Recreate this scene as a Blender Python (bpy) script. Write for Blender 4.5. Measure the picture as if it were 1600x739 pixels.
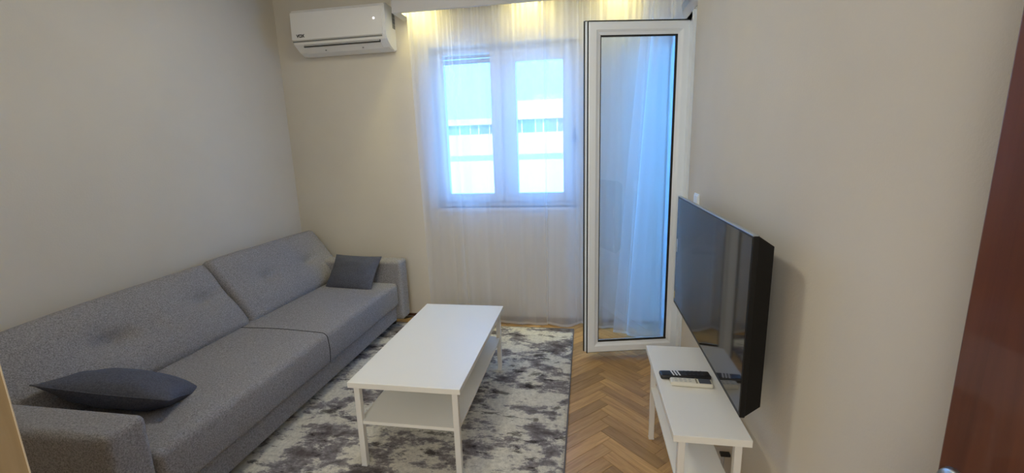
import bpy, bmesh, math, random
from mathutils import Vector, Matrix, noise
random.seed(7)
for o in list(bpy.data.objects): bpy.data.objects.remove(o)
S = bpy.context.scene
COL = S.collection
PI = math.pi

# ------------------------------------------------------------------ camera
R_ = Vector((0.985881, 0.164690, -0.030262)); U_ = Vector((-0.003028, 0.198229, 0.980151)); F_ = Vector((-0.167420, 0.966221, -0.195929))
cd = bpy.data.cameras.new('camera'); cam = bpy.data.objects.new('camera', cd); COL.objects.link(cam)
cd.sensor_width = 36; cd.lens = 15.2900; cd.clip_start = 0.02; cd.clip_end = 500
m = Matrix.Identity(4)
for i in range(3):
    m[i][0] = R_[i]; m[i][1] = U_[i]; m[i][2] = -F_[i]
m[2][3] = 1.46
cam.matrix_world = m
S.camera = cam

# ------------------------------------------------------------------ world, sun, lights, exposure
S.view_settings.view_transform = 'Standard'
S.view_settings.look = 'None'
S.view_settings.gamma = 1
S.view_settings.exposure = 0.38
w = bpy.data.worlds.new('sky'); S.world = w; w.use_nodes = True
bg = w.node_tree.nodes['Background']
bg.inputs[0].default_value = (0.07, 0.36, 1.0, 1); bg.inputs[1].default_value = 8.5
sd = bpy.data.lights.new('sun', 'SUN'); so = bpy.data.objects.new('sun', sd); COL.objects.link(so)
sd.energy = 4.0; sd.angle = math.radians(1); sd.color = (1, .95, .88)
so.rotation_euler = Vector((0.35, 0.8, -0.62)).to_track_quat('-Z', 'Y').to_euler()
def area(name, loc, target, sx, sy, energy, color):
    d = bpy.data.lights.new(name, 'AREA'); d.shape = 'RECTANGLE'; d.size = sx; d.size_y = sy
    d.energy = energy; d.color = color
    o = bpy.data.objects.new(name, d); COL.objects.link(o); o.location = loc
    o.rotation_euler = (Vector(target) - Vector(loc)).to_track_quat('-Z', 'Y').to_euler()
    return o
area('rear_fill', (-.35, -1.45, 1.9), (-.9, 2.4, 1.0), 1.3, 1.2, 31, (1, .97, .92))  # unseen fill added behind the camera to brighten the room

# ------------------------------------------------------------------ materials
def mat(name, color=(.8, .8, .8), rough=.6, metal=0, spec=.5, **k):
    m = bpy.data.materials.new(name); m.use_nodes = True
    b = m.node_tree.nodes['Principled BSDF']
    b.inputs['Base Color'].default_value = (*color, 1); b.inputs['Roughness'].default_value = rough
    b.inputs['Metallic'].default_value = metal; b.inputs['Specular IOR Level'].default_value = spec
    for a, v in k.items(): b.inputs[a.replace('_', ' ')].default_value = v
    return m
def nd(m, t, **k):
    n = m.node_tree.nodes.new(t)
    for a, v in k.items():
        if a.startswith('i_'): n.inputs[a[2:].replace('_', ' ')].default_value = v
        else: setattr(n, a, v)
    return n
def lk(m, a, b): m.node_tree.links.new(a, b)
def bsdf(m): return m.node_tree.nodes['Principled BSDF']
def ramp(m, fac, stops, interp='LINEAR'):
    r = nd(m, 'ShaderNodeValToRGB'); r.color_ramp.interpolation = interp
    e = r.color_ramp.elements
    while len(e) < len(stops): e.new(.5)
    for x, (p, c) in zip(e, stops): x.position = p; x.color = (*c, 1)
    lk(m, fac, r.inputs[0]); return r
def coords(m, scale=(1, 1, 1), obj=True, loc=(0, 0, 0)):
    t = nd(m, 'ShaderNodeTexCoord'); p = nd(m, 'ShaderNodeMapping')
    p.inputs['Scale'].default_value = scale; p.inputs['Location'].default_value = loc
    lk(m, t.outputs['Object' if obj else 'Generated'], p.inputs[0]); return p.outputs[0]
def noise_tex(m, vec, scale, detail=3, rough=.5, dist=0):
    n = nd(m, 'ShaderNodeTexNoise'); n.inputs['Scale'].default_value = scale
    n.inputs['Detail'].default_value = detail; n.inputs['Roughness'].default_value = rough
    n.inputs['Distortion'].default_value = dist
    lk(m, vec, n.inputs['Vector']); return n.outputs['Fac']
def bump(m, h, strength, dist=.002):
    b = nd(m, 'ShaderNodeBump'); b.inputs['Strength'].default_value = strength
    b.inputs['Distance'].default_value = dist
    lk(m, h, b.inputs['Height']); lk(m, b.outputs[0], bsdf(m).inputs['Normal'])
def geopos(m, scale=(1, 1, 1)):
    t = nd(m, 'ShaderNodeNewGeometry'); p = nd(m, 'ShaderNodeMapping')
    p.inputs['Scale'].default_value = scale; lk(m, t.outputs['Position'], p.inputs[0]); return p.outputs[0]

def wall_paint(name, col):
    m = mat(name, col, .85, spec=.25)
    v = geopos(m, (1, 1, 1))
    a = noise_tex(m, v, 1.3, 3, .6)
    r = ramp(m, a, [(.3, tuple(c * .96 for c in col)), (.7, tuple(min(1, c * 1.03) for c in col))])
    lk(m, r.outputs[0], bsdf(m).inputs['Base Color'])
    bump(m, noise_tex(m, v, 130, 4, .65), .35, .002)
    return m
M_wall = wall_paint('wall_plaster', (.70, .655, .56))
M_ceil = mat('ceiling_paint', (.72, .70, .66), .9)
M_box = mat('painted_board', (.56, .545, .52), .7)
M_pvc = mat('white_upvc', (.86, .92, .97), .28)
M_seal = mat('black_rubber_seal', (.012, .012, .012), .5)
M_steel = mat('steel', (.6, .6, .58), .3, 1)
M_white = mat('white_lacquer', (.85, .84, .77), .38)
M_metalwhite = mat('white_powder_coat', (.80, .785, .73), .4)
M_baseb = mat('dark_wood_skirting', (.10, .045, .022), .45)

def fabric(name, dark, light, scale=420, rough=.95, bs=.5):
    m = mat(name, dark, rough, spec=.2)
    v = geopos(m, (1, 1, 1))
    a = noise_tex(m, v, scale, 3, .75)
    b = noise_tex(m, v, scale * .3, 2, .6)
    mx = nd(m, 'ShaderNodeMath', operation='MULTIPLY_ADD'); lk(m, a, mx.inputs[0]); mx.inputs[1].default_value = .7
    m2 = nd(m, 'ShaderNodeMath', operation='MULTIPLY'); lk(m, b, m2.inputs[0]); m2.inputs[1].default_value = .3
    lk(m, m2.outputs[0], mx.inputs[2])
    r = ramp(m, mx.outputs[0], [(.43, dark), (.57, light)])
    lk(m, r.outputs[0], bsdf(m).inputs['Base Color'])
    bump(m, mx.outputs[0], bs, .003)
    return m
M_sofa = fabric('grey_melange_upholstery', (.15, .144, .15), (.43, .42, .43), 600)
M_pillow = fabric('slate_pillow_fabric', (.066, .071, .095), (.125, .134, .170), 500, bs=.25)
M_dark = mat('dark_plastic', (.015, .015, .017), .35)

def oak_parquet():
    m = mat('oak_parquet', (.3, .18, .09), .36)
    oi = nd(m, 'ShaderNodeObjectInfo')
    t = nd(m, 'ShaderNodeTexCoord'); p = nd(m, 'ShaderNodeMapping')
    p.inputs['Scale'].default_value = (2.2, 26, 26); lk(m, t.outputs['Object'], p.inputs[0])
    ad = nd(m, 'ShaderNodeVectorMath', operation='ADD'); sc = nd(m, 'ShaderNodeVectorMath', operation='SCALE')
    cmb = nd(m, 'ShaderNodeCombineXYZ')
    lk(m, oi.outputs['Random'], cmb.inputs[0]); lk(m, oi.outputs['Random'], cmb.inputs[1]); lk(m, oi.outputs['Random'], cmb.inputs[2])
    lk(m, cmb.outputs[0], sc.inputs[0]); sc.inputs['Scale'].default_value = 57
    lk(m, p.outputs[0], ad.inputs[0]); lk(m, sc.outputs[0], ad.inputs[1])
    g = noise_tex(m, ad.outputs[0], 2.2, 5, .62, .6)
    r = ramp(m, g, [(.25, (.34, .19, .068)), (.5, (.50, .30, .115)), (.75, (.62, .395, .17))])
    hs = nd(m, 'ShaderNodeHueSaturation'); mr = nd(m, 'ShaderNodeMapRange')
    lk(m, oi.outputs['Random'], mr.inputs[0]); mr.inputs[3].default_value = .72; mr.inputs[4].default_value = 1.2
    lk(m, mr.outputs[0], hs.inputs['Value']); lk(m, r.outputs[0], hs.inputs['Color'])
    lk(m, hs.outputs[0], bsdf(m).inputs['Base Color'])
    bump(m, g, .12, .001)
    return m
M_parq = oak_parquet()
M_gap = mat('floor_screed', (.05, .03, .018), .8)

def rug_mat():
    m = mat('abstract_rug_pile', (.5, .5, .5), .95, spec=.1)
    v = geopos(m, (1, 1, 1)); vs = geopos(m, (1.0, 1.7, 1))
    big = noise_tex(m, vs, 3.4, 11, .74, .15)
    med = noise_tex(m, geopos(m, (.8, 1.9, 1)), 6.3, 10, .74, .2)
    fine = noise_tex(m, v, 60, 5, .7)
    c1 = ramp(m, big, [(.37, (.12, .105, .105)), (.455, (.25, .23, .23)), (.485, (.38, .36, .345)), (.505, (.66, .63, .54)), (.7, (.74, .71, .61))])
    c2 = ramp(m, med, [(.40, (.10, .09, .095)), (.44, (1, 1, 1))])
    mx = nd(m, 'ShaderNodeMix', data_type='RGBA', blend_type='MULTIPLY'); mx.inputs[0].default_value = .75
    lk(m, c1.outputs[0], mx.inputs[6]); lk(m, c2.outputs[0], mx.inputs[7])
    c3 = ramp(m, fine, [(.35, (.72, .72, .72)), (.65, (1.12, 1.12, 1.12))])
    m3 = nd(m, 'ShaderNodeMix', data_type='RGBA', blend_type='MULTIPLY'); m3.inputs[0].default_value = .8
    lk(m, mx.outputs[2], m3.inputs[6]); lk(m, c3.outputs[0], m3.inputs[7])
    lk(m, m3.outputs[2], bsdf(m).inputs['Base Color'])
    bump(m, fine, .6, .004)
    return m
M_rug = rug_mat()
M_rugedge = mat('rug_binding', (.16, .15, .16), .9)

def wood(name, c0, c1, scale, rough, coat=0, vertical=True):
    m = mat(name, c0, rough); bsdf(m).inputs['Coat Weight'].default_value = coat
    g = noise_tex(m, geopos(m, (scale, scale, scale * .06)), 1, 5, .6, .8)
    r = ramp(m, g, [(.3, c0), (.7, c1)]); lk(m, r.outputs[0], bsdf(m).inputs['Base Color'])
    bump(m, g, .08, .001); return m
M_mahog = wood('mahogany_veneer', (.085, .022, .009), (.15, .045, .018), 22, .3, .3)
M_oakcab = wood('light_oak_veneer', (.36, .26, .135), (.46, .34, .19), 30, .5)
M_oakedge = mat('pale_edge_band', (.62, .53, .38), .5)

def sheer(name, base, a, trans=.6):
    m = bpy.data.materials.new(name); m.use_nodes = True; nt = m.node_tree; nt.nodes.clear()
    out = nd(m, 'ShaderNodeOutputMaterial')
    df = nd(m, 'ShaderNodeBsdfDiffuse'); df.inputs[0].default_value = (*base, 1)
    tl = nd(m, 'ShaderNodeBsdfTranslucent'); tl.inputs[0].default_value = (*base, 1)
    tp = nd(m, 'ShaderNodeBsdfTransparent')
    cloth = nd(m, 'ShaderNodeMixShader'); cloth.inputs[0].default_value = trans
    lk(m, df.outputs[0], cloth.inputs[1]); lk(m, tl.outputs[0], cloth.inputs[2])
    lw = nd(m, 'ShaderNodeLayerWeight'); lw.inputs[0].default_value = .5     # facing = 1-cos
    c = nd(m, 'ShaderNodeMath', operation='SUBTRACT'); c.inputs[0].default_value = 1.0; lk(m, lw.outputs['Facing'], c.inputs[1])
    c2 = nd(m, 'ShaderNodeMath', operation='MAXIMUM'); lk(m, c.outputs[0], c2.inputs[0]); c2.inputs[1].default_value = .12
    iv = nd(m, 'ShaderNodeMath', operation='DIVIDE'); iv.inputs[0].default_value = 1; lk(m, c2.outputs[0], iv.inputs[1])
    pw = nd(m, 'ShaderNodeMath', operation='POWER'); pw.inputs[0].default_value = 1 - a; lk(m, iv.outputs[0], pw.inputs[1])
    mx = nd(m, 'ShaderNodeMixShader'); lk(m, pw.outputs[0], mx.inputs[0])
    lk(m, cloth.outputs[0], mx.inputs[1]); lk(m, tp.outputs[0], mx.inputs[2]); lk(m, mx.outputs[0], out.inputs[0])
    return m
M_sheer = sheer('white_voile', (.93, .94, .96), .53, .66)
M_hem = sheer('voile_hem', (.93, .93, .93), .82)

def glass(name, refl=1.0, tint=(1, 1, 1)):
    m = bpy.data.materials.new(name); m.use_nodes = True; nt = m.node_tree; nt.nodes.clear()
    out = nd(m, 'ShaderNodeOutputMaterial'); fr = nd(m, 'ShaderNodeFresnel'); fr.inputs[0].default_value = 1.5
    mu = nd(m, 'ShaderNodeMath', operation='MULTIPLY'); lk(m, fr.outputs[0], mu.inputs[0]); mu.inputs[1].default_value = refl
    mu.use_clamp = True
    gl = nd(m, 'ShaderNodeBsdfGlossy'); gl.inputs['Roughness'].default_value = .0
    tp = nd(m, 'ShaderNodeBsdfTransparent'); tp.inputs[0].default_value = (*tint, 1)
    mx = nd(m, 'ShaderNodeMixShader'); lk(m, mu.outputs[0], mx.inputs[0]); lk(m, tp.outputs[0], mx.inputs[1])
    lk(m, gl.outputs[0], mx.inputs[2]); lk(m, mx.outputs[0], out.inputs[0]); return m
M_glass = glass('window_glass', .8)
M_dglass = glass('door_glass', 1.6, (.93, .96, .97))

def emit(name, c, s):
    m = bpy.data.materials.new(name); m.use_nodes = True; nt = m.node_tree; nt.nodes.clear()
    out = nd(m, 'ShaderNodeOutputMaterial'); e = nd(m, 'ShaderNodeEmission')
    e.inputs[0].default_value = (*c, 1); e.inputs[1].default_value = s; lk(m, e.outputs[0], out.inputs[0]); return m

# ------------------------------------------------------------------ mesh helpers
def link(name, me, m, parent=None, smooth=False):
    if m: me.materials.append(m)
    o = bpy.data.objects.new(name, me); COL.objects.link(o)
    if parent: o.parent = parent
    if smooth:
        for p in me.polygons: p.use_smooth = True
    return o
def from_bm(name, bm, m, parent=None, smooth=False):
    me = bpy.data.meshes.new(name); bmesh.ops.recalc_face_normals(bm, faces=bm.faces); bm.to_mesh(me); bm.free()
    return link(name, me, m, parent, smooth)
def bx(bm, a, b, bev=0):
    a, b = [min(p, q) for p, q in zip(a, b)], [max(p, q) for p, q in zip(a, b)]
    v = [bm.verts.new((x, y, z)) for x in (a[0], b[0]) for y in (a[1], b[1]) for z in (a[2], b[2])]
    fs = [bm.faces.new([v[i] for i in f]) for f in ((0, 1, 3, 2), (4, 6, 7, 5), (0, 4, 5, 1), (2, 3, 7, 6), (0, 2, 6, 4), (1, 5, 7, 3))]
    if bev:
        es = list({e for f in fs for e in f.edges})
        bmesh.ops.bevel(bm, geom=es, offset=bev, segments=2, affect='EDGES', profile=.5)
def box(name, a, b, m, parent=None, bev=0):
    bm = bmesh.new(); bx(bm, a, b, bev); return from_bm(name, bm, m, parent)
def prism(bm, pts, axis, a, b):
    """extrude polygon pts (2-D in the two other axes) along axis from a to b"""
    def mk(p, t):
        if axis == 0: return (t, p[0], p[1])
        if axis == 1: return (p[0], t, p[1])
        return (p[0], p[1], t)
    va = [bm.verts.new(mk(p, a)) for p in pts]; vb = [bm.verts.new(mk(p, b)) for p in pts]
    n = len(pts); bm.faces.new(va); bm.faces.new(vb[::-1])
    for i in range(n): bm.faces.new((va[i], va[(i + 1) % n], vb[(i + 1) % n], vb[i]))
def cyl(bm, p, q, r, n=16, r2=None):
    p, q = Vector(p), Vector(q); r2 = r if r2 is None else r2
    d = (q - p).normalized(); a = d.orthogonal().normalized(); b = d.cross(a)
    va = [bm.verts.new(p + (a * math.cos(t) + b * math.sin(t)) * r) for t in [2 * PI * i / n for i in range(n)]]
    vb = [bm.verts.new(q + (a * math.cos(t) + b * math.sin(t)) * r2) for t in [2 * PI * i / n for i in range(n)]]
    bm.faces.new(va[::-1]); bm.faces.new(vb)
    for i in range(n): bm.faces.new((va[i], va[(i + 1) % n], vb[(i + 1) % n], vb[i]))
def tube(bm, pts, r, n=8):
    pts = [Vector(p) for p in pts]; rings = []
    for i, p in enumerate(pts):
        d = (pts[min(i + 1, len(pts) - 1)] - pts[max(i - 1, 0)]).normalized()
        a = d.cross(Vector((0.01, .02, 1))).normalized() if abs(d.z) < .95 else d.cross(Vector((1, 0, 0))).normalized()
        b = d.cross(a)
        rings.append([bm.verts.new(p + (a * math.cos(t) + b * math.sin(t)) * r) for t in [2 * PI * k / n for k in range(n)]])
    for A, B in zip(rings, rings[1:]):
        for k in range(n): bm.faces.new((A[k], A[(k + 1) % n], B[(k + 1) % n], B[k]))
    bm.faces.new(rings[0][::-1]); bm.faces.new(rings[-1])
def axis_pts(h, r, n):
    inner = [-h + r + (2 * h - 2 * r) * i / n for i in range(n + 1)]
    edge = [r * (1 - math.cos(t)) for t in (0, .35, .7, 1.05, 1.35)]
    return [-h + e for e in edge] + inner + [h - e for e in edge[::-1]]
def rbox(name, size, r, n, m, parent=None, fn=None, loc=(0, 0, 0), mat4=None):
    """rounded, subdivided box centred at loc; fn displaces a local point (p, size)->p"""
    h = [s / 2 for s in size]; ax = [axis_pts(h[i], min(r, h[i] * .98), n[i]) for i in range(3)]
    bm = bmesh.new()
    def mapp(p):
        q = Vector([max(-(h[i] - r), min(h[i] - r, p[i])) if h[i] > r else 0 for i in range(3)])
        d = Vector(p) - q
        if d.length > 1e-9: d = d.normalized() * r
        s = q + d
        if fn: s = fn(s, h)
        return s
    for k in range(3):
        i, j = [(1, 2), (2, 0), (0, 1)][k]
        for sgn in (-1, 1):
            g = []
            for a in ax[i]:
                row = []
                for b in ax[j]:
                    p = [0, 0, 0]; p[k] = sgn * h[k]; p[i] = a; p[j] = b; row.append(bm.verts.new(mapp(p)))
                g.append(row)
            for a in range(len(g) - 1):
                for b in range(len(g[0]) - 1):
                    f = (g[a][b], g[a + 1][b], g[a + 1][b + 1], g[a][b + 1]); bm.faces.new(f if sgn > 0 else f[::-1])
    bmesh.ops.remove_doubles(bm, verts=bm.verts, dist=1e-5)
    if mat4 is not None: bm.transform(mat4)
    bm.transform(Matrix.Translation(Vector(loc)))
    return from_bm(name, bm, m, parent, True)
def empty(name, loc, rz=0, parent=None):
    o = bpy.data.objects.new(name, None); COL.objects.link(o); o.location = loc; o.rotation_euler = (0, 0, rz)
    o.empty_display_size = .1
    if parent: o.parent = parent
    return o
def tag(o, label, cat, group=None):
    o['label'] = label; o['category'] = cat
    if group: o['group'] = group
    return o
def struct(o): o['kind'] = 'structure'; return o
def text_mesh(name, body, size, m, parent, M):
    c = bpy.data.curves.new(name, 'FONT'); c.body = body; c.size = size; c.extrude = .0006; c.offset = .0016; c.align_x = 'LEFT'
    t = bpy.data.objects.new(name + '_tmp', c); COL.objects.link(t)
    dg = bpy.context.evaluated_depsgraph_get(); me = bpy.data.meshes.new_from_object(t.evaluated_get(dg))
    bpy.data.objects.remove(t); me.transform(M); me.materials.clear()
    return link(name, me, m, parent)

# ------------------------------------------------------------------ room shell
YB, XL, XR, YR, ZC = 3.56, -2.58, 0.60, -1.6, 2.74
WX0, WX1, WZ0, WZ1 = -1.25, -0.06, 0.985, 2.28      # window opening
DY0, DZ1 = 2.72, 2.335                              # balcony door opening starts, lintel height
box_s = lambda *a, **k: struct(box(*a, **k))
box_s('wall_left', (XL - .15, YR - .15, -.1), (XL, YB + .25, ZC + .15), M_wall)
box_s('wall_rear', (XL, YR - .15, -.1), (XR + .2, YR, ZC + .15), M_wall)
bm = bmesh.new()
bx(bm, (XL, YB, -.1), (WX0, YB + .25, ZC + .15)); bx(bm, (WX1, YB, -.1), (.60, YB + .25, ZC + .15))
bx(bm, (WX0, YB, -.1), (WX1, YB + .25, WZ0)); bx(bm, (WX0, YB, WZ1), (WX1, YB + .25, ZC + .15))
struct(from_bm('wall_back', bm, M_wall))
bm = bmesh.new()
bx(bm, (XR, YR, -.1), (XR + .2, DY0, ZC + .15)); bx(bm, (XR, DY0, DZ1), (XR + .2, YB + .25, ZC + .15))
bx(bm, (XR, 3.64, -.1), (XR + .2, YB + .28, DZ1))
struct(from_bm('wall_right', bm, M_wall))
box_s('ceiling', (XL, YR, ZC), (XR, YB, ZC + .15), M_ceil)
struct(from_bm('baseboard_back', (lambda b: (bx(b, (XL, YB - .014, 0), (WX1 + .64, YB, .022)), b)[1])(bmesh.new()), M_baseb))
box_s('baseboard_right', (XR - .012, YR, 0), (XR, DY0, .06), M_white)

# boxed-in curtain pelmet under the ceiling, open slot behind its fascia
bm = bmesh.new()
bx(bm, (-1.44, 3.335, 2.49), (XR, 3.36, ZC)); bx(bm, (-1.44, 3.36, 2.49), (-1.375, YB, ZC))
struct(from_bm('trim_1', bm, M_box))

# ------------------------------------------------------------------ parquet: herringbone of separate boards
def parquet():
    root = struct(box('floor', (XL, YR, -.1), (XR + .2, YB + .25, -.012), M_gap))
    L, W, g = .35, .07, .0007
    me = bpy.data.meshes.new('plank'); b = bmesh.new(); bx(b, (g, g, -.011), (L - g, W - g, 0), .0008); b.to_mesh(me); b.free()
    me.materials.append(M_parq)
    s2 = math.sqrt(2); near = []; rest = []
    def W2(a, bb): return ((a - bb) / s2 + X0, (a + bb) / s2)
    X0 = .155 - (L + W / 2) / s2
    for j in range(-7, 8):
        for k in range(-60, 90):
            for t in (0, 1):
                if t == 0: a0, b0 = k * W, k * W; rot = PI / 4
                else: a0, b0 = k * W + L + W, k * W + W - L; rot = PI * 3 / 4
                a0 += j * L; b0 += -j * L
                x, y = W2(a0, b0)
                cx = x + math.cos(rot) * L / 2 - math.sin(rot) * W / 2; cy = y + math.sin(rot) * L / 2 + math.cos(rot) * W / 2
                if not (XL + .0 < cx < XR + .05 and YR < cy < YB + .05): continue
                vis = (-.22 < cx < .62 and 1.2 < cy < 3.6) or (cy > 3.3)
                (near if vis else rest).append((x, y, rot))
    near.sort(key=lambda q: q[1]); extra = near[300:]; near = near[:300]
    for i, (x, y, rot) in enumerate(near):
        o = bpy.data.objects.new('plank', me); COL.objects.link(o); o.parent = root
        o.location = (x, y, random.uniform(-.0006, 0)); o.rotation_euler = (0, 0, rot)
    bm = bmesh.new()
    for x, y, rot in rest + extra:
        c, s = math.cos(rot), math.sin(rot)
        q = [(x + c * u - s * v, y + s * u + c * v) for u, v in ((g, g), (L - g, g), (L - g, W - g), (g, W - g))]
        prism(bm, q, 2, -.011, -.0004)
    o = from_bm('parquet_boards', bm, M_parq, root); o['kind'] = 'stuff'
    print('planks', len(near), len(rest), len(extra))
parquet()

# ------------------------------------------------------------------ window in the back wall
M_frame = mat('window_frame_upvc', (.74, .74, .74), .4)
def window():
    r = struct(empty('window_1', (WX0, YB + .10, WZ0)))
    ox, oy, oz = WX0, YB + .10, WZ0
    def P(name, a, b, m, par=r, bev=.004):
        return box(name, (a[0] - ox, a[1] - oy, a[2] - oz), (b[0] - ox, b[1] - oy, b[2] - oz), m, par, bev)
    y0, y1 = YB + .12, YB + .19
    bm = bmesh.new()
    for a, b in (((WX0, y0, WZ0), (WX0 + .04, y1, WZ1)), ((WX1 - .06, y0, WZ0), (WX1, y1, WZ1)),
                 ((WX0 + .04, y0, WZ0), (WX1 - .06, y1, WZ0 + .05)), ((WX0 + .04, y0, WZ1 - .04), (WX1 - .06, y1, WZ1)),
                 ((-.70, y0, WZ0 + .05), (-.65, y1, WZ1 - .04))):
        bx(bm, [a[i] - (ox, oy, oz)[i] for i in range(3)], [b[i] - (ox, oy, oz)[i] for i in range(3)], .003)
    from_bm('window_frame', bm, M_frame, r)
    for (xa, xb, ga, gb, zt) in ((WX0 + .03, -.69, -1.17, -.775, 2.263), (-.66, WX1 - .05, -.565, -.185, 2.155)):
        bm = bmesh.new(); yy0, yy1 = YB + .10, YB + .16; z0, z1 = WZ0 + .04, WZ1 - .03; gz0 = 1.095
        for a, b in (((xa, yy0, z0), (ga, yy1, z1)), ((gb, yy0, z0), (xb, yy1, z1)), ((ga, yy0, z0), (gb, yy1, gz0)), ((ga, yy0, zt), (gb, yy1, z1))):
            bx(bm, [a[i] - (ox, oy, oz)[i] for i in range(3)], [b[i] - (ox, oy, oz)[i] for i in range(3)], .003)
        s = from_bm('sash', bm, M_frame, r)
        P('glass_pane', (ga, YB + .125, gz0), (gb, YB + .133, zt), M_glass, s, 0)
        if xa < -1:
            bm = bmesh.new()
    # handle on the right stile
    bm = bmesh.new(); hx = -.075 - ox - .015
    bx(bm, (hx - .014, YB + .085 - oy, 1.50 - oz), (hx + .014, YB + .10 - oy, 1.57 - oz), .004)
    bx(bm, (hx - .009, YB + .052 - oy, 1.50 - oz), (hx + .009, YB + .066 - oy, 1.62 - oz), .004)
    cyl(bm, (hx, YB + .088 - oy, 1.53 - oz), (hx, YB + .055 - oy, 1.53 - oz), .008)
    from_bm('window_handle', bm, M_dark, r)
    P('window_sill', (WX0, YB - .012, WZ0 - .03), (WX1, YB + .12, WZ0 + .0), M_frame, r, .004)
    # dark strips outside the left pane, colouring in the shadow of frame and reveal
    for i in range(3):
        P('shadow_strip', (WX0 + .01, YB + .205, 2.262 - .042 * i + .0), (-.665, YB + .218, 2.30 - .042 * i), mat('brown_shadow_strip', (.16, .11, .09), .6) if i == 0 else bpy.data.materials['brown_shadow_strip'], r, .004)
window()

# ------------------------------------------------------------------ balcony door in the right wall, leaf standing open
def balcony_door():
    r = struct(empty('door_1', (XR + .03, 2.93, 0)))
    O = Vector((XR + .03, 2.93, 0))
    def bb(bm, a, b, bev=.003): bx(bm, Vector(a) - O, Vector(b) - O, bev)
    bm = bmesh.new()
    # frame: near jamb, far jamb, head, threshold
    bb(bm, (XR + .02, 2.90, .0), (XR + .09, 3.10, 2.235)); bb(bm, (XR + .02, 3.58, .0), (XR + .09, 3.64, 2.235))
    bb(bm, (XR + .02, 2.93, 2.185), (XR + .09, 3.58, 2.235)); bb(bm, (XR + .02, 2.93, .0), (XR + .09, 3.58, .06))
    bb(bm, (XR + .035, 2.885, .0), (XR + .09, 2.90, 2.25)); bb(bm, (XR + .035, 2.86, 2.235), (XR + .09, 3.64, 2.25))
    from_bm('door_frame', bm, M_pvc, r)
    # leaf: local x from hinge (0) to free edge (-.625), local y thickness, origin at hinge
    hinge = Vector((.612, 3.035, 0)); ang = math.atan2(3.035 - 2.90, .612 - .0)
    W, z0, z1, T = .625, .062, 2.195, .062
    Mx = Matrix.Translation(hinge - O) @ Matrix.Rotation(ang, 4, 'Z')
    bm = bmesh.new()
    st, rl = .075, .072
    # profile with a bevelled inner lip: outer box pieces
    def frame_piece(quad_outer, quad_inner):
        pass
    yf, yb_ = -T, 0      # yf faces the camera
    for (ys, yd) in ((yf, 1), (yb_, -1)):
        o4 = [(-W, z0), (0, z0), (0, z1), (-W, z1)]
        rings = []
        for ins, dy in ((0, .006), (.006, 0), (.045, 0), (.058, .008), (.074, .012)):
            rings.append([bm.verts.new((x + (ins if x < -W / 2 else -ins), ys + yd * dy, z + (ins if z < 1 else -ins))) for x, z in o4])
        for A, B in zip(rings, rings[1:]):
            for k in range(4):
                bm.faces.new((A[k], A[(k + 1) % 4], B[(k + 1) % 4], B[k]))
        if yd == 1: front_in, front_out = rings[-1], rings[0]
        else: back_in, back_out = rings[-1], rings[0]
    for k in range(4):
        bm.faces.new((front_in[k], front_in[(k + 1) % 4], back_in[(k + 1) % 4], back_in[k]))
        bm.faces.new((front_out[k], front_out[(k + 1) % 4], back_out[(k + 1) % 4], back_out[k]))
    bm.transform(Mx)
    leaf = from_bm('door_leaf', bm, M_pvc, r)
    def part(name, boxes, m, bev=0):
        b = bmesh.new()
        for a, c in boxes: bx(b, a, c, bev)
        b.transform(Mx); return from_bm(name, b, m, leaf)
    i = .074
    part('glass_pane', [((-W + i, -T / 2 - .003, z0 + i), (-i, -T / 2 + .003, z1 - i))], M_dglass)
    part('glazing_gasket', [((-W + i - .001, yf + .010, z0 + i - .001), (-W + i + .004, yf + .02, z1 - i)), ((-i - .013, yf + .014, z0 + i), (-i + .001, yf + .022, z1 - i)),
                            ((-W + i, yf + .014, z1 - i - .010), (-i, yf + .022, z1 - i + .001)), ((-W + i, yf + .010, z0 + i - .001), (-i, yf + .02, z0 + i + .010))], M_seal)
    # weather seal round the closing face + outer flange (the stepped profile of a tilt-and-turn leaf)
    f = .012
    part('weather_seal', [((-W - .007, yf + .008, z0 - .006), (-W + .001, yf + .017, z1 + .006)), ((-W, yf + .008, z1 - .001), (0, yf + .017, z1 + .008)), ((-W, yf + .010, z0 - .004), (0, yf + .017, z0 + .001)),
                          ((-W - f - .007, -.006, z0 - f), (-W - f + .001, .004, z1 + f + .006)), ((-W - f, -.006, z1 + f - .001), (0, .004, z1 + f + .008)), ((-W - f, -.004, z0 - f - .004), (0, .004, z0 - f + .001)),
                          ((-.001, yf + .008, z0), (.008, yf + .02, z1))], M_seal)
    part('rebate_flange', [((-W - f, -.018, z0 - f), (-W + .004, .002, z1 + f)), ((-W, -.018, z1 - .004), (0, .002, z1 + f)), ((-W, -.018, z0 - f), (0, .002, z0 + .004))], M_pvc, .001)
    part('lock_faceplate', [((-W - .0025, -T + .024, .35), (-W + .001, -T + .038, 1.95))], M_steel)
    b = bmesh.new()
    for z in (.20, 1.17, 2.05):
        cyl(b, (.013, -T + .015, z - .045), (.013, -T + .015, z + .045), .008, 14)
    b.transform(Mx); from_bm('hinge', b, M_steel, leaf)
    b = bmesh.new()      # handle on the far (room) side of the leaf
    bx(b, (-W + .030, .0, .98), (-W + .056, .012, 1.13), .003); cyl(b, (-W + .043, .01, 1.08), (-W + .043, .05, 1.08), .009)
    bx(b, (-W + .033, .042, .95), (-W + .053, .054, 1.095), .004)
    b.transform(Mx); from_bm('door_handle', b, M_steel, leaf)
    # roller box panel above the frame
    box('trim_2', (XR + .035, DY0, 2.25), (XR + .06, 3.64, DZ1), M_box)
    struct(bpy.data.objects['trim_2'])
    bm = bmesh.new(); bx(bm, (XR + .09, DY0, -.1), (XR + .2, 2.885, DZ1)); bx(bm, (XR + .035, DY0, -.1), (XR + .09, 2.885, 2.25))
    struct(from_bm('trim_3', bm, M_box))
balcony_door()

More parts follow.
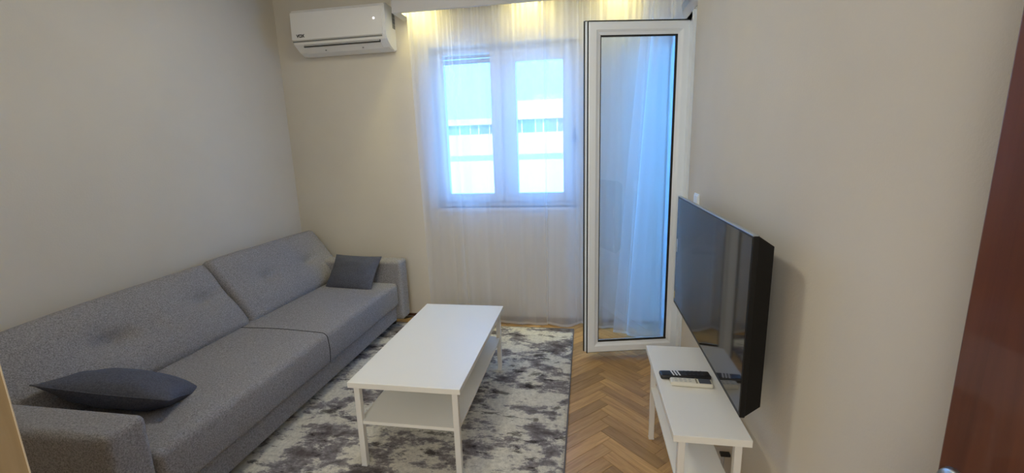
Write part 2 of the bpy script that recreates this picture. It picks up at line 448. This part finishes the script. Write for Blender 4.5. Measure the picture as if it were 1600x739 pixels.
# ------------------------------------------------------------------ sheer curtains
def fold(x, seed):
    w_ = math.sin(x * 21 + 2.6 * math.sin(x * 4.3 + seed)); w_ = math.copysign(abs(w_) ** 1.4, w_)
    return w_ * (.55 + .45 * math.sin(x * 6 + seed)) + math.sin(x * 47 + 1.4 * math.sin(x * 9 + seed * 2)) * .14 + .7 * noise.noise(Vector((x * 5, seed, 0)))
def curtain(name, xa, xb, Y0, ztop, zbot, seed, amp, label, nx=420, nz=56, path=lambda x: 0):
    root = empty(name, ((xa(0) + xb(0)) / 2, Y0, 0)); ox, oy = root.location.x, root.location.y
    def pt(u, v):   # v 0 top .. 1 bottom
        x = xa(v) + (xb(v) - xa(v)) * u
        xs = xa(1) + (xb(1) - xa(1)) * u
        top = math.sin(x * 150 + 2 * math.sin(x * 13)) * .55 + math.sin(x * 97 + seed) * .45
        kt = max(0, 1 - v * 3.2) ** 1.5
        y = Y0 + path(x) + .012 * top * kt * 1.0 + amp * fold(xs, seed) * (.22 + .78 * v ** .8)
        y += .004 * noise.noise(Vector((x * 30, v * 3, seed)))
        dx = .036 * fold(xs + .08, seed) * (.3 + .7 * v) * min(1, u * 12, (1 - u) * 12)
        zb = zbot + .010 * (1 + math.sin(xs * 9 + seed)) * .5
        return Vector((x + dx - ox, y - oy, ztop + (zb - ztop) * v))
    def grid(v0, v1, n, off=0):
        bm = bmesh.new(); rows = []
        for j in range(n + 1):
            v = v0 + (v1 - v0) * j / n
            rows.append([bm.verts.new(pt(i / nx, v) + Vector((0, off, 0))) for i in range(nx + 1)])
        for A, B in zip(rows, rows[1:]):
            for i in range(nx): bm.faces.new((A[i], A[i + 1], B[i + 1], B[i]))
        return bm
    from_bm('voile', grid(0, .994, nz), M_sheer, root, True)
    from_bm('hem', grid(.992, 1, 1, -.0015), M_hem, root, True)
    bm = bmesh.new(); ya_, yb_ = path(xa(0)), path(xb(0))
    prism(bm, [(xa(0) - ox, ya_ - .012), (xb(0) - ox, yb_ - .012), (xb(0) - ox, yb_ + .012), (xa(0) - ox, ya_ + .012)], 2, ztop - .002, ztop + .018)
    from_bm('curtain_track', bm, M_box, root)
    return tag(root, label, 'curtain', 'sheer curtains at the window wall')
curtain('sheer_curtain', lambda v: -1.365 + .045 * v, lambda v: .50 - .04 * v, 3.435, 2.70, .004, 1.7, .040,
        'wide floor-length white sheer curtain hanging in front of the window')
curtain('sheer_curtain', lambda v: .415 - .20 * min(1, v * 1.0) ** .8, lambda v: .597 + .03 * min(1, max(0, (v - .15) / .03)), 3.345, 2.70, .004, 5.2, .014,
        'narrow bluish sheer curtain panel flaring out behind the open glass door', nx=160, path=lambda x: -.5 * (x - .2))

# LED spots hidden in the pelmet slot
def led(x):
    r = empty('led_spotlight', (x, 3.385, 2.69))
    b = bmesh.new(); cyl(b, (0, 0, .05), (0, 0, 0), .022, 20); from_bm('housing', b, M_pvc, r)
    b = bmesh.new(); cyl(b, (0, 0, .001), (0, 0, -.003), .017, 20); from_bm('lens', b, emit('led_warm', (1, .8, .38), 18) if 'led_warm' not in bpy.data.materials else bpy.data.materials['led_warm'], r)
    d = bpy.data.lights.new('led_beam', 'SPOT'); d.energy = 24.0; d.color = (1, .88, .34); d.spot_size = math.radians(115); d.spot_blend = 1; d.shadow_soft_size = .02
    o = bpy.data.objects.new('led_beam', d); COL.objects.link(o); o.parent = r; o.location = (0, 0, -.01)
    return r
for x, l in ((-1.27, 'small warm recessed spotlight in the pelmet at the left end of the curtain'), (-.42, 'small warm recessed spotlight in the pelmet above the window middle'),
             (.22, 'small warm recessed spotlight in the pelmet above the open glass door')):
    tag(led(x), l, 'spotlight', 'recessed spotlights in the curtain pelmet')

# ------------------------------------------------------------------ ceiling lamp (out of frame, lights the room)
def ceiling_lamp():
    r = empty('ceiling_lamp', (-1.0, 2.05, ZC))
    b = bmesh.new(); cyl(b, (0, 0, 0), (0, 0, -.03), .22, 48); from_bm('base', b, M_pvc, r)
    b = bmesh.new(); cyl(b, (0, 0, -.03), (0, 0, -.07), .20, 48, .185); from_bm('diffuser', b, emit('lamp_diffuser', (1, .945, .77), 23.5), r)
    tag(r, 'round flat white ceiling lamp over the coffee table', 'ceiling lamp')
ceiling_lamp()

# ------------------------------------------------------------------ air conditioner
def aircon():
    X0, X1 = -2.305, -1.515; r = empty('air_conditioner', (X0, YB, 2.26)); Lx = X1 - X0
    # profile in (y, z) relative to the wall and z=2.26
    body = [(0, .02), (0, .315), (-.03, .332), (-.15, .332), (-.178, .322), (-.192, .30), (-.196, .095), (-.185, .068), (-.12, .02), (-.06, .0), (-.02, .004)]
    bm = bmesh.new(); prism(bm, body, 0, 0, Lx); bmesh.ops.bevel(bm, geom=[e for e in bm.edges if abs(e.verts[0].co.x - e.verts[1].co.x) < 1e-6], offset=.006, segments=2, affect='EDGES')
    M_ac = mat('white_abs', (.80, .79, .745), .32)
    from_bm('body', bm, M_ac, r)
    bm = bmesh.new(); prism(bm, [(-.193, .305), (-.20, .30), (-.204, .10), (-.195, .096)], 0, .004, Lx - .022); from_bm('front_panel', bm, M_ac, r)
    bm = bmesh.new(); prism(bm, [(-.188, .088), (-.199, .094), (-.198, .088), (-.187, .082)], 0, .004, Lx - .03); from_bm('panel_gap', bm, mat('grey_gap', (.20, .20, .185), .6), r)
    # louver on the sloping chin
    n = Vector((0, -.59, -.81)); bm = bmesh.new()
    prism(bm, [(-.190, .060), (-.118, .013), (-.114, .017), (-.180, .066)], 0, .07, Lx - .06); lv = from_bm('louver', bm, M_ac, r)
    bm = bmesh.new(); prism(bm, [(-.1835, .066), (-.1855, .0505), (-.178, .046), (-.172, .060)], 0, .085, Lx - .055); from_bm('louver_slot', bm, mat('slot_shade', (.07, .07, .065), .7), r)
    for x in (.24, .56):
        bm = bmesh.new(); bx(bm, (x, -.142, .022), (x + .014, -.136, .031), .002); from_bm('louver_clip', bm, bpy.data.materials['grey_gap'], lv)
    # side grille near the wall, right end
    bm = bmesh.new(); bx(bm, (Lx - .001, -.060, .17), (Lx + .0035, -.018, .285))
    sg = from_bm('side_grille', bm, bpy.data.materials['grey_gap'], r)
    for k in range(4):
        bm = bmesh.new(); bx(bm, (Lx + .002, -.055, .185 + k * .025), (Lx + .006, -.022, .190 + k * .025)); from_bm('grille_bar', bm, mat('dark_grey_plastic', (.08, .08, .08), .5) if k == 0 else bpy.data.materials['dark_grey_plastic'], sg)
    # brand mark and small glowing white dot
    T = Matrix.Translation((.045, -.2045, .118)) @ Matrix.Rotation(PI / 2, 4, 'X')
    text_mesh('logo', 'VOX', .031, M_dark, r, T)
    bm = bmesh.new(); cyl(bm, (Lx - .085, -.2015, .215), (Lx - .085, -.205, .215), .0065, 16); from_bm('white_dot', bm, emit('dot_glow', (1, 1, 1), 3), r)
    tag(r, 'white split air conditioner mounted high on the back wall left of curtain', 'air conditioner')
aircon()

# ------------------------------------------------------------------ sofa
def sofa():
    ox, oy = -2.05, 2.23; r = empty('sofa', (ox, oy, 0))
    Lc = lambda x, y, z: (x - ox, y - oy, z)
    y0, y1 = 1.16, 3.27          # inner faces of the arms
    xf, xb = -1.555, -2.55
    # base rail
    rbox('base', (.88, y1 - y0 + .01, .15), .015, (4, 10, 2), M_sofa, r, None, Lc(-2.015, (y0 + y1) / 2, .145))
    # seat: two sections meeting in a stitched seam
    def seat_fn(sec):
        def fn(p, h):
            x, y, z = p
            fx = 1 - (x / h[0]) ** 2; fy = 1 - (y / h[1]) ** 2
            if z > 0: z += .018 * max(0, fx) ** .6 * max(0, fy) ** .35 + .003 * noise.noise(Vector((x * 4, y * 3, sec)))
            if x > 0: x += .010 * max(0, 1 - (z / h[2]) ** 2) * max(0, fy) ** .4
            return Vector((x, y, z))
        return fn
    ym = 2.24; hs = (.465, (y1 - y0 - .008) / 2, .10); cyy = (y0 + y1) / 2; sf = seat_fn(0)
    rbox('seat_cushion', (.93, y1 - y0 - .008, .20), .028, (14, 36, 3), M_sofa, r, sf, Lc(-2.01, cyy, .302))
    bm = bmesh.new(); pts = []
    for x in [-.30 + .0365 * i for i in range(21)]: pts.append((min(x, .43), .1008))
    pts = sorted(set(pts)) + [(.437 + .0292 * math.sin(t), .072 + .0292 * math.cos(t)) for t in (.2, .5, .8, 1.1, 1.4)] + [(.4660, .05), (.4660, 0), (.4660, -.06), (.464, -.085)]
    pts = [sf(Vector((x, ym - cyy, z)), hs) for x, z in pts]
    tube(bm, [Vector(Lc(-2.01, cyy, .302)) + p for p in pts], .0024, 6)
    from_bm('seam', bm, mat('seam_thread', (.05, .05, .055), .9), r)
    # back cushions, leaning: local frame x=thickness, y=width, z=height
    def back_fn(tufts, s):
        def fn(p, h):
            x, y, z = p
            fy = max(0, 1 - abs(y / h[1]) ** 3.0); fz = max(0, 1 - abs(z / h[2]) ** 2.5)
            if x > 0:
                x += .050 * fy ** .6 * fz ** .7 + .006 * noise.noise(Vector((y * 5, z * 5, s)))
                for ty, tz in tufts:
                    dy, dz = y - ty, z - tz; d2 = dy * dy / .070 ** 2 + dz * dz / .026 ** 2
                    x -= .042 * math.exp(-d2) + .030 * math.exp(-(dy * dy / .16 ** 2 + dz * dz / .09 ** 2))
            else: x -= .01 * fy * fz
            z += .008 * (p[0] < 0) * fy
            z -= .004 * (abs(y / h[1]) ** 6) * (z > 0)
            if z > 0: z += (.012 * y / h[1] - .014 if s == 0 else .012) * (z / h[2])
            if z > 0 and s == 0: z -= .028 * max(0, -y / h[1]) ** 3 * (z / h[2])
            return Vector((x, y, z))
        return fn
    lean = math.atan2(.27, .37)
    Mb = Matrix.Rotation(-lean, 4, 'Y')
    for k, (a, b, tf) in enumerate(((1.14, 2.335, (-.16, .38)), (2.345, 3.475, (-.19, .24)))):
        mid = (a + b) / 2; t = [(1.605 - mid, -.005), (2.156 - mid, .02)] if k == 0 else [(2.69 - mid, .005), (3.14 - mid, .0)]
        rbox('back_cushion', (.15, b - a, .50), .035, (4, 40, 18), M_sofa, r, back_fn(t, k * 3.1), Lc(-2.325, mid, .570), Mb)
        for q in t:
            pass
    # back frame against the wall
    rbox('back_frame', (.10, 2.27, .44), .03, (2, 8, 4), M_sofa, r, None, Lc(-2.515, 2.30, .29))
    # arms
    def arm_fn(p, h):
        x, y, z = p
        if abs(y) > h[1] * .6: y += math.copysign(.006 * max(0, 1 - (x / h[0]) ** 2) * max(0, 1 - (z / h[2]) ** 2), y)
        return Vector((x, y, z))
    for ya, yb, zt, xe in ((1.005, 1.155, .585, -1.535), (3.272, 3.42, .585, -1.515)):
        xs = -2.52
        rbox('armrest', (xe - xs, yb - ya, zt - .07), .030, (12, 4, 8), M_sofa, r, arm_fn, Lc((xe + xs) / 2, (ya + yb) / 2, (zt + .07) / 2))
    for (x, y) in ((-1.64, 3.33), (-1.64, 1.09), (-2.45, 3.33), (-2.45, 1.09)):
        bm = bmesh.new(); cx, cy, _ = Lc(x, y, 0); cyl(bm, (cx, cy, .0125 if x > -1.7 else 0), (cx, cy, .075), .022, 16, .028); from_bm('leg', bm, M_dark, r)
    tag(r, 'long grey melange three-seat sofa standing along the left wall', 'sofa')
sofa()

# scatter cushions
def pillow(label, loc, rot, sx, sy, th, seed, pinch=.10):
    r = empty('scatter_cushion', loc); r.rotation_euler = rot
    n = 36; bm = bmesh.new(); top = []; bot = []
    def pos(u, v, s):
        # corners stay sharp, sides are pulled in
        e = 1 - pinch * (1 - abs(v) ** 2) * abs(u) ** 3; f = 1 - pinch * (1 - abs(u) ** 2) * abs(v) ** 3
        x, y = u * sx / 2 * e, v * sy / 2 * f
        k = max(0, (1 - abs(u) ** 2.3)) ** .62 * max(0, (1 - abs(v) ** 2.3)) ** .62
        z = s * th / 2 * k
        wr = .007 * noise.noise(Vector((u * 3.5 + seed, v * 3.5, s))) * min(1, k * 3)
        z += wr; z += .006 * math.sin(u * 2 + seed) * (1 - k)
        return Vector((x, y, z))
    for s, L_ in ((1, top), (-1, bot)):
        for i in range(n + 1):
            L_.append([bm.verts.new(pos(math.sin((i / n * 2 - 1) * PI / 2), math.sin((j / n * 2 - 1) * PI / 2), s)) for j in range(n + 1)])
        for i in range(n):
            for j in range(n):
                f = (L_[i][j], L_[i + 1][j], L_[i + 1][j + 1], L_[i][j + 1]); bm.faces.new(f if s > 0 else f[::-1])
    bmesh.ops.remove_doubles(bm, verts=bm.verts, dist=2e-4)
    from_bm('cover', bm, M_pillow, r, True)
    pts = []
    for a, b in (((-1, -1), (1, -1)), ((1, -1), (1, 1)), ((1, 1), (-1, 1)), ((-1, 1), (-1, -1))):
        for t in range(12):
            u = a[0] + (b[0] - a[0]) * t / 12; v = a[1] + (b[1] - a[1]) * t / 12
            e = 1 - pinch * (1 - abs(v) ** 2) * abs(u) ** 3; f = 1 - pinch * (1 - abs(u) ** 2) * abs(v) ** 3
            pts.append((u * sx / 2 * e, v * sy / 2 * f, .006 * math.sin(u * 2 + seed)))
    pts.append(pts[0]); bm = bmesh.new(); tube(bm, pts, .0028, 6); from_bm('piping', bm, M_pillow, r, True)
    tag(r, label, 'cushion', 'scatter cushions on the sofa')
    return r
def frame_rot(xa, ya):
    xa = Vector(xa).normalized(); za = xa.cross(Vector(ya)).normalized(); ya = za.cross(xa)
    return Matrix((xa, ya, za)).transposed().to_euler()
# far one: leaning back in the corner of back cushion and far arm
pillow('small slate-grey scatter cushion leaning at the far end of the sofa', (-1.872, 3.155, .515), frame_rot((.41, -.045, .0), (.11, .15, .20)), .43, .31, .12, 2.0, .07)
# near one: lying flat, tipped over the near arm
pillow('dark slate-grey scatter cushion lying flat by the near armrest', (-1.975, 1.44, .478), frame_rot((.91, .245, -.22), (-.27, .88, -.42)), .51, .35, .16, 5.0, .10)

# ------------------------------------------------------------------ rug
def rug():
    x0, x1, ya, yb = -1.74, -.096, .95, 3.365; r = empty('rug', ((x0 + x1) / 2, (ya + yb) / 2, 0)); ox, oy = r.location.x, r.location.y
    bm = bmesh.new(); nx, ny = 60, 90; g = []
    for i in range(nx + 1):
        row = []
        for j in range(ny + 1):
            x = x0 + (x1 - x0) * i / nx; y = ya + (yb - ya) * j / ny
            row.append(bm.verts.new((x - ox, y - oy, .0095 + .0012 * noise.noise(Vector((x * 3, y * 3, 0))))))
        g.append(row)
    for i in range(nx):
        for j in range(ny): bm.faces.new((g[i][j], g[i + 1][j], g[i + 1][j + 1], g[i][j + 1]))
    ed = [e for e in bm.edges if e.is_boundary]; rr = bmesh.ops.extrude_edge_only(bm, edges=ed)
    for v in rr['geom']:
        if isinstance(v, bmesh.types.BMVert): v.co.z = .0006
    from_bm('pile', bm, M_rug, r, True)
    bm = bmesh.new()
    for a, b in (((x0 - .004, ya - .004), (x0 + .003, yb + .004)), ((x1 - .003, ya - .004), (x1 + .004, yb + .004)), ((x0, ya - .004), (x1, ya + .003)), ((x0, yb - .003), (x1, yb + .004))):
        bx(bm, (a[0] - ox, a[1] - oy, .0005), (b[0] - ox, b[1] - oy, .010), .001)
    from_bm('binding', bm, M_rugedge, r)
    tag(r, 'grey and cream abstract patterned rug lying under the coffee table', 'rug')
rug()

# ------------------------------------------------------------------ tables
def table(name, x0, x1, ya, yb, z, th, leg, inset, zs, sth, label, cat, base=0, shelf=None):
    r = empty(name, ((x0 + x1) / 2, (ya + yb) / 2, base)); ox, oy = r.location.x, r.location.y
    q = lambda x, y, zz: (x - ox, y - oy, zz - base)
    box('table_top', q(x0, ya, z - th), q(x1, yb, z), M_white, r, .0015)
    for sx in (0, 1):
        for sy in (0, 1):
            xa = x0 + inset if sx == 0 else x1 - inset - leg; yy = ya + inset if sy == 0 else yb - inset - leg
            bm = bmesh.new()
            bx(bm, q(xa, yy, base + .004), q(xa + leg, yy + leg, z - th), .002)
            l = from_bm('leg', bm, M_metalwhite, r)
            bm = bmesh.new(); bx(bm, q(xa - .001, yy - .001, base), q(xa + leg + .001, yy + leg + .001, base + .006), .001); from_bm('foot_cap', bm, mat('clear_foot', (.7, .7, .66), .3) if 'clear_foot' not in bpy.data.materials else bpy.data.materials['clear_foot'], l)
    sa = shelf or (x0 + inset + .004, x1 - inset - .004)
    box('shelf', q(sa[0], ya + inset + .006, zs - sth), q(sa[1], yb - inset - .006, zs), M_white, r, .001)
    return tag(r, label, cat)
table('coffee_table', -1.062, -.534, 1.643, 2.668, .452, .026, .027, .018, .246, .016, 'white rectangular coffee table with lower shelf standing on the rug', 'table', base=.0105)
table('media_bench', .296, .548, 1.388, 2.085, .490, .026, .024, .022, .29, .012, 'narrow white bench with lower shelf under the television', 'bench', shelf=(.318, .500))

# ------------------------------------------------------------------ television
def tv():
    y0, y1, z0, z1, xf = 1.325, 2.39, .612, 1.196, .477; r = empty('television', (XR, (y0 + y1) / 2, z0)); O = Vector(r.location)
    m = mat('tv_case', (.006, .006, .006), .4, spec=.3)
    bm = bmesh.new()
    # thin panel
    bx(bm, Vector((xf, y0, z0)) - O, Vector((xf + .016, y1, z1)) - O, .002); from_bm('panel', bm, m, r)
    # tapering rear housing
    bm = bmesh.new(); a = xf + .016; ch = .035
    f = [(a, y0 + .003, z0 + .003), (a, y1 - .003, z0 + .003), (a, y1 - .003, z1 - .003), (a, y0 + .003, z1 - .003)]
    b = [(xf + .062, y0 + .012, z0 + ch), (xf + .062, y1 - .012, z0 + ch), (xf + .062, y1 - .012, z1 - ch), (xf + .062, y0 + .012, z1 - ch)]
    va = [bm.verts.new(Vector(p) - O) for p in f]; vb = [bm.verts.new(Vector(p) - O) for p in b]
    bm.faces.new(va[::-1]); bm.faces.new(vb)
    for i in range(4): bm.faces.new((va[i], va[(i + 1) % 4], vb[(i + 1) % 4], vb[i]))
    from_bm('rear_housing', bm, mat('tv_back', (.006, .0055, .005), .55, spec=.25), r)
    sc = mat('tv_screen', (.016, .0135, .012), .05, spec=.55)
    bm = bmesh.new(); bx(bm, Vector((xf - .0008, y0 + .008, z0 + .016)) - O, Vector((xf + .001, y1 - .008, z1 - .008)) - O); from_bm('screen', bm, sc, r)
    bm = bmesh.new(); bx(bm, Vector((xf - .0015, y0, z1 - .003)) - O, Vector((xf + .014, y1, z1 + .001)) - O, .0008); from_bm('top_trim', bm, mat('brushed_trim', (.45, .50, .52), .35, .8), r)
    bm = bmesh.new(); bx(bm, Vector((xf + .058, y0 + .33, z0 + .14)) - O, Vector((XR - .001, y1 - .33, z1 - .16)) - O, .003); from_bm('wall_bracket', bm, M_dark, r)
    bm = bmesh.new(); bx(bm, Vector((xf - .0016, y1 - .035, z0 + .29)) - O, Vector((xf - .0004, y1 - .027, z0 + .36)) - O); from_bm('energy_sticker', bm, mat('sticker_white', (.75, .75, .72), .6), r)
    bm = bmesh.new(); bx(bm, Vector((xf - .0016, y1 - .030, z0 + .03)) - O, Vector((xf - .0004, y1 - .012, z0 + .07)) - O); from_bm('badge', bm, mat('badge_gold', (.5, .4, .15), .4), r)
    tag(r, 'black flat screen television mounted on the right wall above the bench', 'television')
tv()

# remotes
def remote(name, loc, rz, L, W, H, m, label):
    r = empty(name, loc, rz)
    def fn(p, h):
        k = 1 - .10 * (p.x / h[0]) ** 4
        return Vector((p.x, p.y * k, p.z))
    rbox('body', (L, W, H), .0075, (14, 5, 1), m, r, fn, (0, 0, H / 2))
    return tag(r, label, 'remote control', 'remote controls on the white bench')
rb = remote('remote_control', (.415, 1.785, .4905), .06, .205, .050, .020, M_dark, 'black television remote control lying on the white bench')
Mw = mat('remote_white_print', (.8, .8, .8), .5)
for k in range(3):
    bm = bmesh.new(); bx(bm, (-.003, -.021, .0198), (.003, .021, .0215), .0005); bm.transform(Matrix.Translation((-.052 + k * .0125, 0, 0)) @ Matrix.Rotation(.12, 4, 'Z')); from_bm('white_button_bar', bm, Mw, rb)
Mb_ = mat('remote_button', (.05, .05, .055), .5)
for i in range(5):
    for j in range(3):
        bm = bmesh.new(); cyl(bm, (.0 + i * .017, -.014 + j * .014, .0195), (.0 + i * .017, -.014 + j * .014, .0215), .0042, 10); from_bm('button', bm, Mb_, rb)
Mi = mat('ivory_plastic', (.72, .69, .58), .4)
rw = remote('remote_control', (.428, 1.727, .4905), -.03, .165, .046, .019, Mi, 'ivory air conditioner remote control with grey display in front of the black remote')
bm = bmesh.new(); bx(bm, (.028, -.0185, .0188), (.074, .0185, .0205), .0008); from_bm('display', bm, mat('lcd_grey', (.10, .11, .13), .15), rw)
bm = bmesh.new(); bx(bm, (.016, -.020, .0188), (.022, .020, .0203), .0005); from_bm('display_rim', bm, mat('rim_gold', (.25, .22, .14), .4), rw)
for i in range(4):
    for j in range(2):
        bm = bmesh.new(); bx(bm, (-.065 + i * .018, -.013 + j * .016, .0188), (-.054 + i * .018, -.005 + j * .016, .0204), .0008); from_bm('button', bm, mat('remote_key', (.55, .54, .48), .5) if (i, j) == (0, 0) else bpy.data.materials['remote_key'], rw)

# ------------------------------------------------------------------ wall socket, plug and cable
r = empty('wall_switch', (XR, 2.50, 1.155))
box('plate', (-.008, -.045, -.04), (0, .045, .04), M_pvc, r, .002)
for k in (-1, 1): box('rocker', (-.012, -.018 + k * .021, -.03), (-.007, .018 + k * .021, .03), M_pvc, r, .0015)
tag(r, 'white double wall switch beside the balcony door above the television', 'switch')
r = empty('power_plug', (XR, 1.735, .17))
box('plug_body', (-.040, -.012, .0), (0, .012, .012), M_dark, r, .003)
bm = bmesh.new(); tube(bm, [(-.028, 0, .004), (-.028, 0, -.05), (-.026, 0, -.12), (-.028, -.004, -.162)], .0065, 10); from_bm('cable', bm, mat('grey_cable', (.45, .44, .42), .5), r, True)
tag(r, 'black power plug with grey cable low on the wall behind the bench', 'plug')

# ------------------------------------------------------------------ brown door at right, oak cabinet at left
def brown_door():
    free = Vector((.543, .695, 0)); hinge = Vector((.585, -.13, 0)); d = (free - hinge); Ld = d.length
    r = struct(empty('door_2', hinge)); r.rotation_euler = (0, 0, math.atan2(d.y, d.x))
    # local x toward the free edge, local +y toward the room
    box('door_leaf', (0, -.04, .008), (Ld, 0, 2.05), M_mahog, r, .003)
    box('hinge_leaf', (-.012, -.038, .25), (.0, -.002, .34), M_steel, r)
    bm = bmesh.new()
    cyl(bm, (Ld - .034, 0, .944), (Ld - .034, .008, .944), .030, 28, .026)
    cyl(bm, (Ld - .034, .006, .944), (Ld - .034, .050, .944), .010, 20)
    tube(bm, [(Ld - .034, .050, .944), (Ld - .05, .056, .941), (Ld - .07, .057, .938), (Ld - .11, .054, .934), (Ld - .14, .048, .927)], .009, 14)
    from_bm('door_handle', bm, M_steel, r, True)
brown_door()
def cabinet():
    x1, y1 = -1.05, .565; r = empty('wardrobe', (x1 - .3, y1 - .275, 0)); O = Vector(r.location)
    box('carcass', Vector((x1 - .6, y1 - .55, 0)) - O, Vector((x1, y1 - .002, 2.2)) - O, M_oakcab, r)
    box('edge_band', Vector((x1 - .016, y1 - .002, 0)) - O, Vector((x1 + .001, y1, 2.2)) - O, M_oakedge, r)
    box('door', Vector((x1 - .585, y1 - .001, .06)) - O, Vector((x1 - .02, y1 + .0, 2.18)) - O, M_oakcab, r)
    tag(r, 'tall light oak wardrobe cut by the left edge beside the near armrest', 'wardrobe')
cabinet()

# ------------------------------------------------------------------ outside: balcony with added sky-blocking walls and slab, neighbouring houses
M_wallA = mat('render_white', (.80, .78, .74), .9); M_tile = mat('terracotta_tiles', (.80, .36, .27), .9); M_grey = mat('grey_render', (.17, .18, .22), .9)
M_pane = mat('dark_pane', (.12, .14, .18), .2); M_ground = mat('pale_paving', (.62, .62, .58), .9)
box_s('trim_4', (XR + .2, 1.2, -.2), (2.0, 3.84, -.02), M_ground)
box_s('trim_6', (XR + .2, 1.2, 2.55), (2.0, 3.84, 2.7), M_ceil)  # unseen slab added over the balcony to cut down sky light
box_s('trim_5', (1.9, 1.2, -.02), (2.0, 3.84, 1.40), M_wallA)  # parapet put in to hold back sky light at the door
box_s('trim_8', (XR + .2, 1.05, -.2), (2.0, 1.2, 2.7), M_wallA)  # unseen partition added to keep daylight out of the balcony side
box_s('trim_7', (XR + .0, 3.84, -.2), (2.0, 3.99, 2.7), M_wallA)  # end wall added to block bright sky behind the door glass
g = box('ground', (-80, 4.5, -9.2), (60, 200, -9), M_ground); struct(g)
def house(x0, x1, ya, yb, zb, ze, zr, wm, label, wins=()):
    r = empty('house', ((x0 + x1) / 2, (ya + yb) / 2, zb)); O = Vector(r.location)
    box('wall', Vector((x0, ya, zb)) - O, Vector((x1, yb, ze)) - O, wm, r)
    bm = bmesh.new(); ym = (ya + yb) / 2; o = .4
    prism(bm, [(ya - o - O.y, ze - .15 - O.z), (yb + o - O.y, ze - .15 - O.z), (yb + o - O.y, ze - O.z), (ym - O.y, zr - O.z), (ya - o - O.y, ze - O.z)], 0, x0 - o - O.x, x1 + o - O.x)
    from_bm('roof', bm, M_tile, r)
    for (wx, wz) in wins:
        f = box('window', Vector((wx - .55, ya - .06, wz - .7)) - O, Vector((wx + .55, ya + .02, wz + .7)) - O, M_wallA, r)
        box('pane', Vector((wx - .45, ya - .08, wz - .6)) - O, Vector((wx + .45, ya - .05, wz + .6)) - O, M_pane, f)
    tag(r, label, 'house', 'houses outside the window')
house(-12.5, -0.6, 24, 30, -9, 1.35, 2.45, M_wallA, 'nearer white house with long low pink tiled roof outside the window', [(-8.9, -2.2), (-2.6, -2.2)])
house(-5.6, 1.2, 33, 41, -9, 3.75, 5.4, M_grey, 'taller grey house with pink roof seen in the right window pane', [(-4.2, 3.0), (-2.6, 3.0)])
house(-16, -7.6, 40, 48, -9, 3.9, 4.6, M_grey, 'distant low grey house with pale roof seen in the left window pane', [(-11, 3.1), (-9.2, 3.1)])
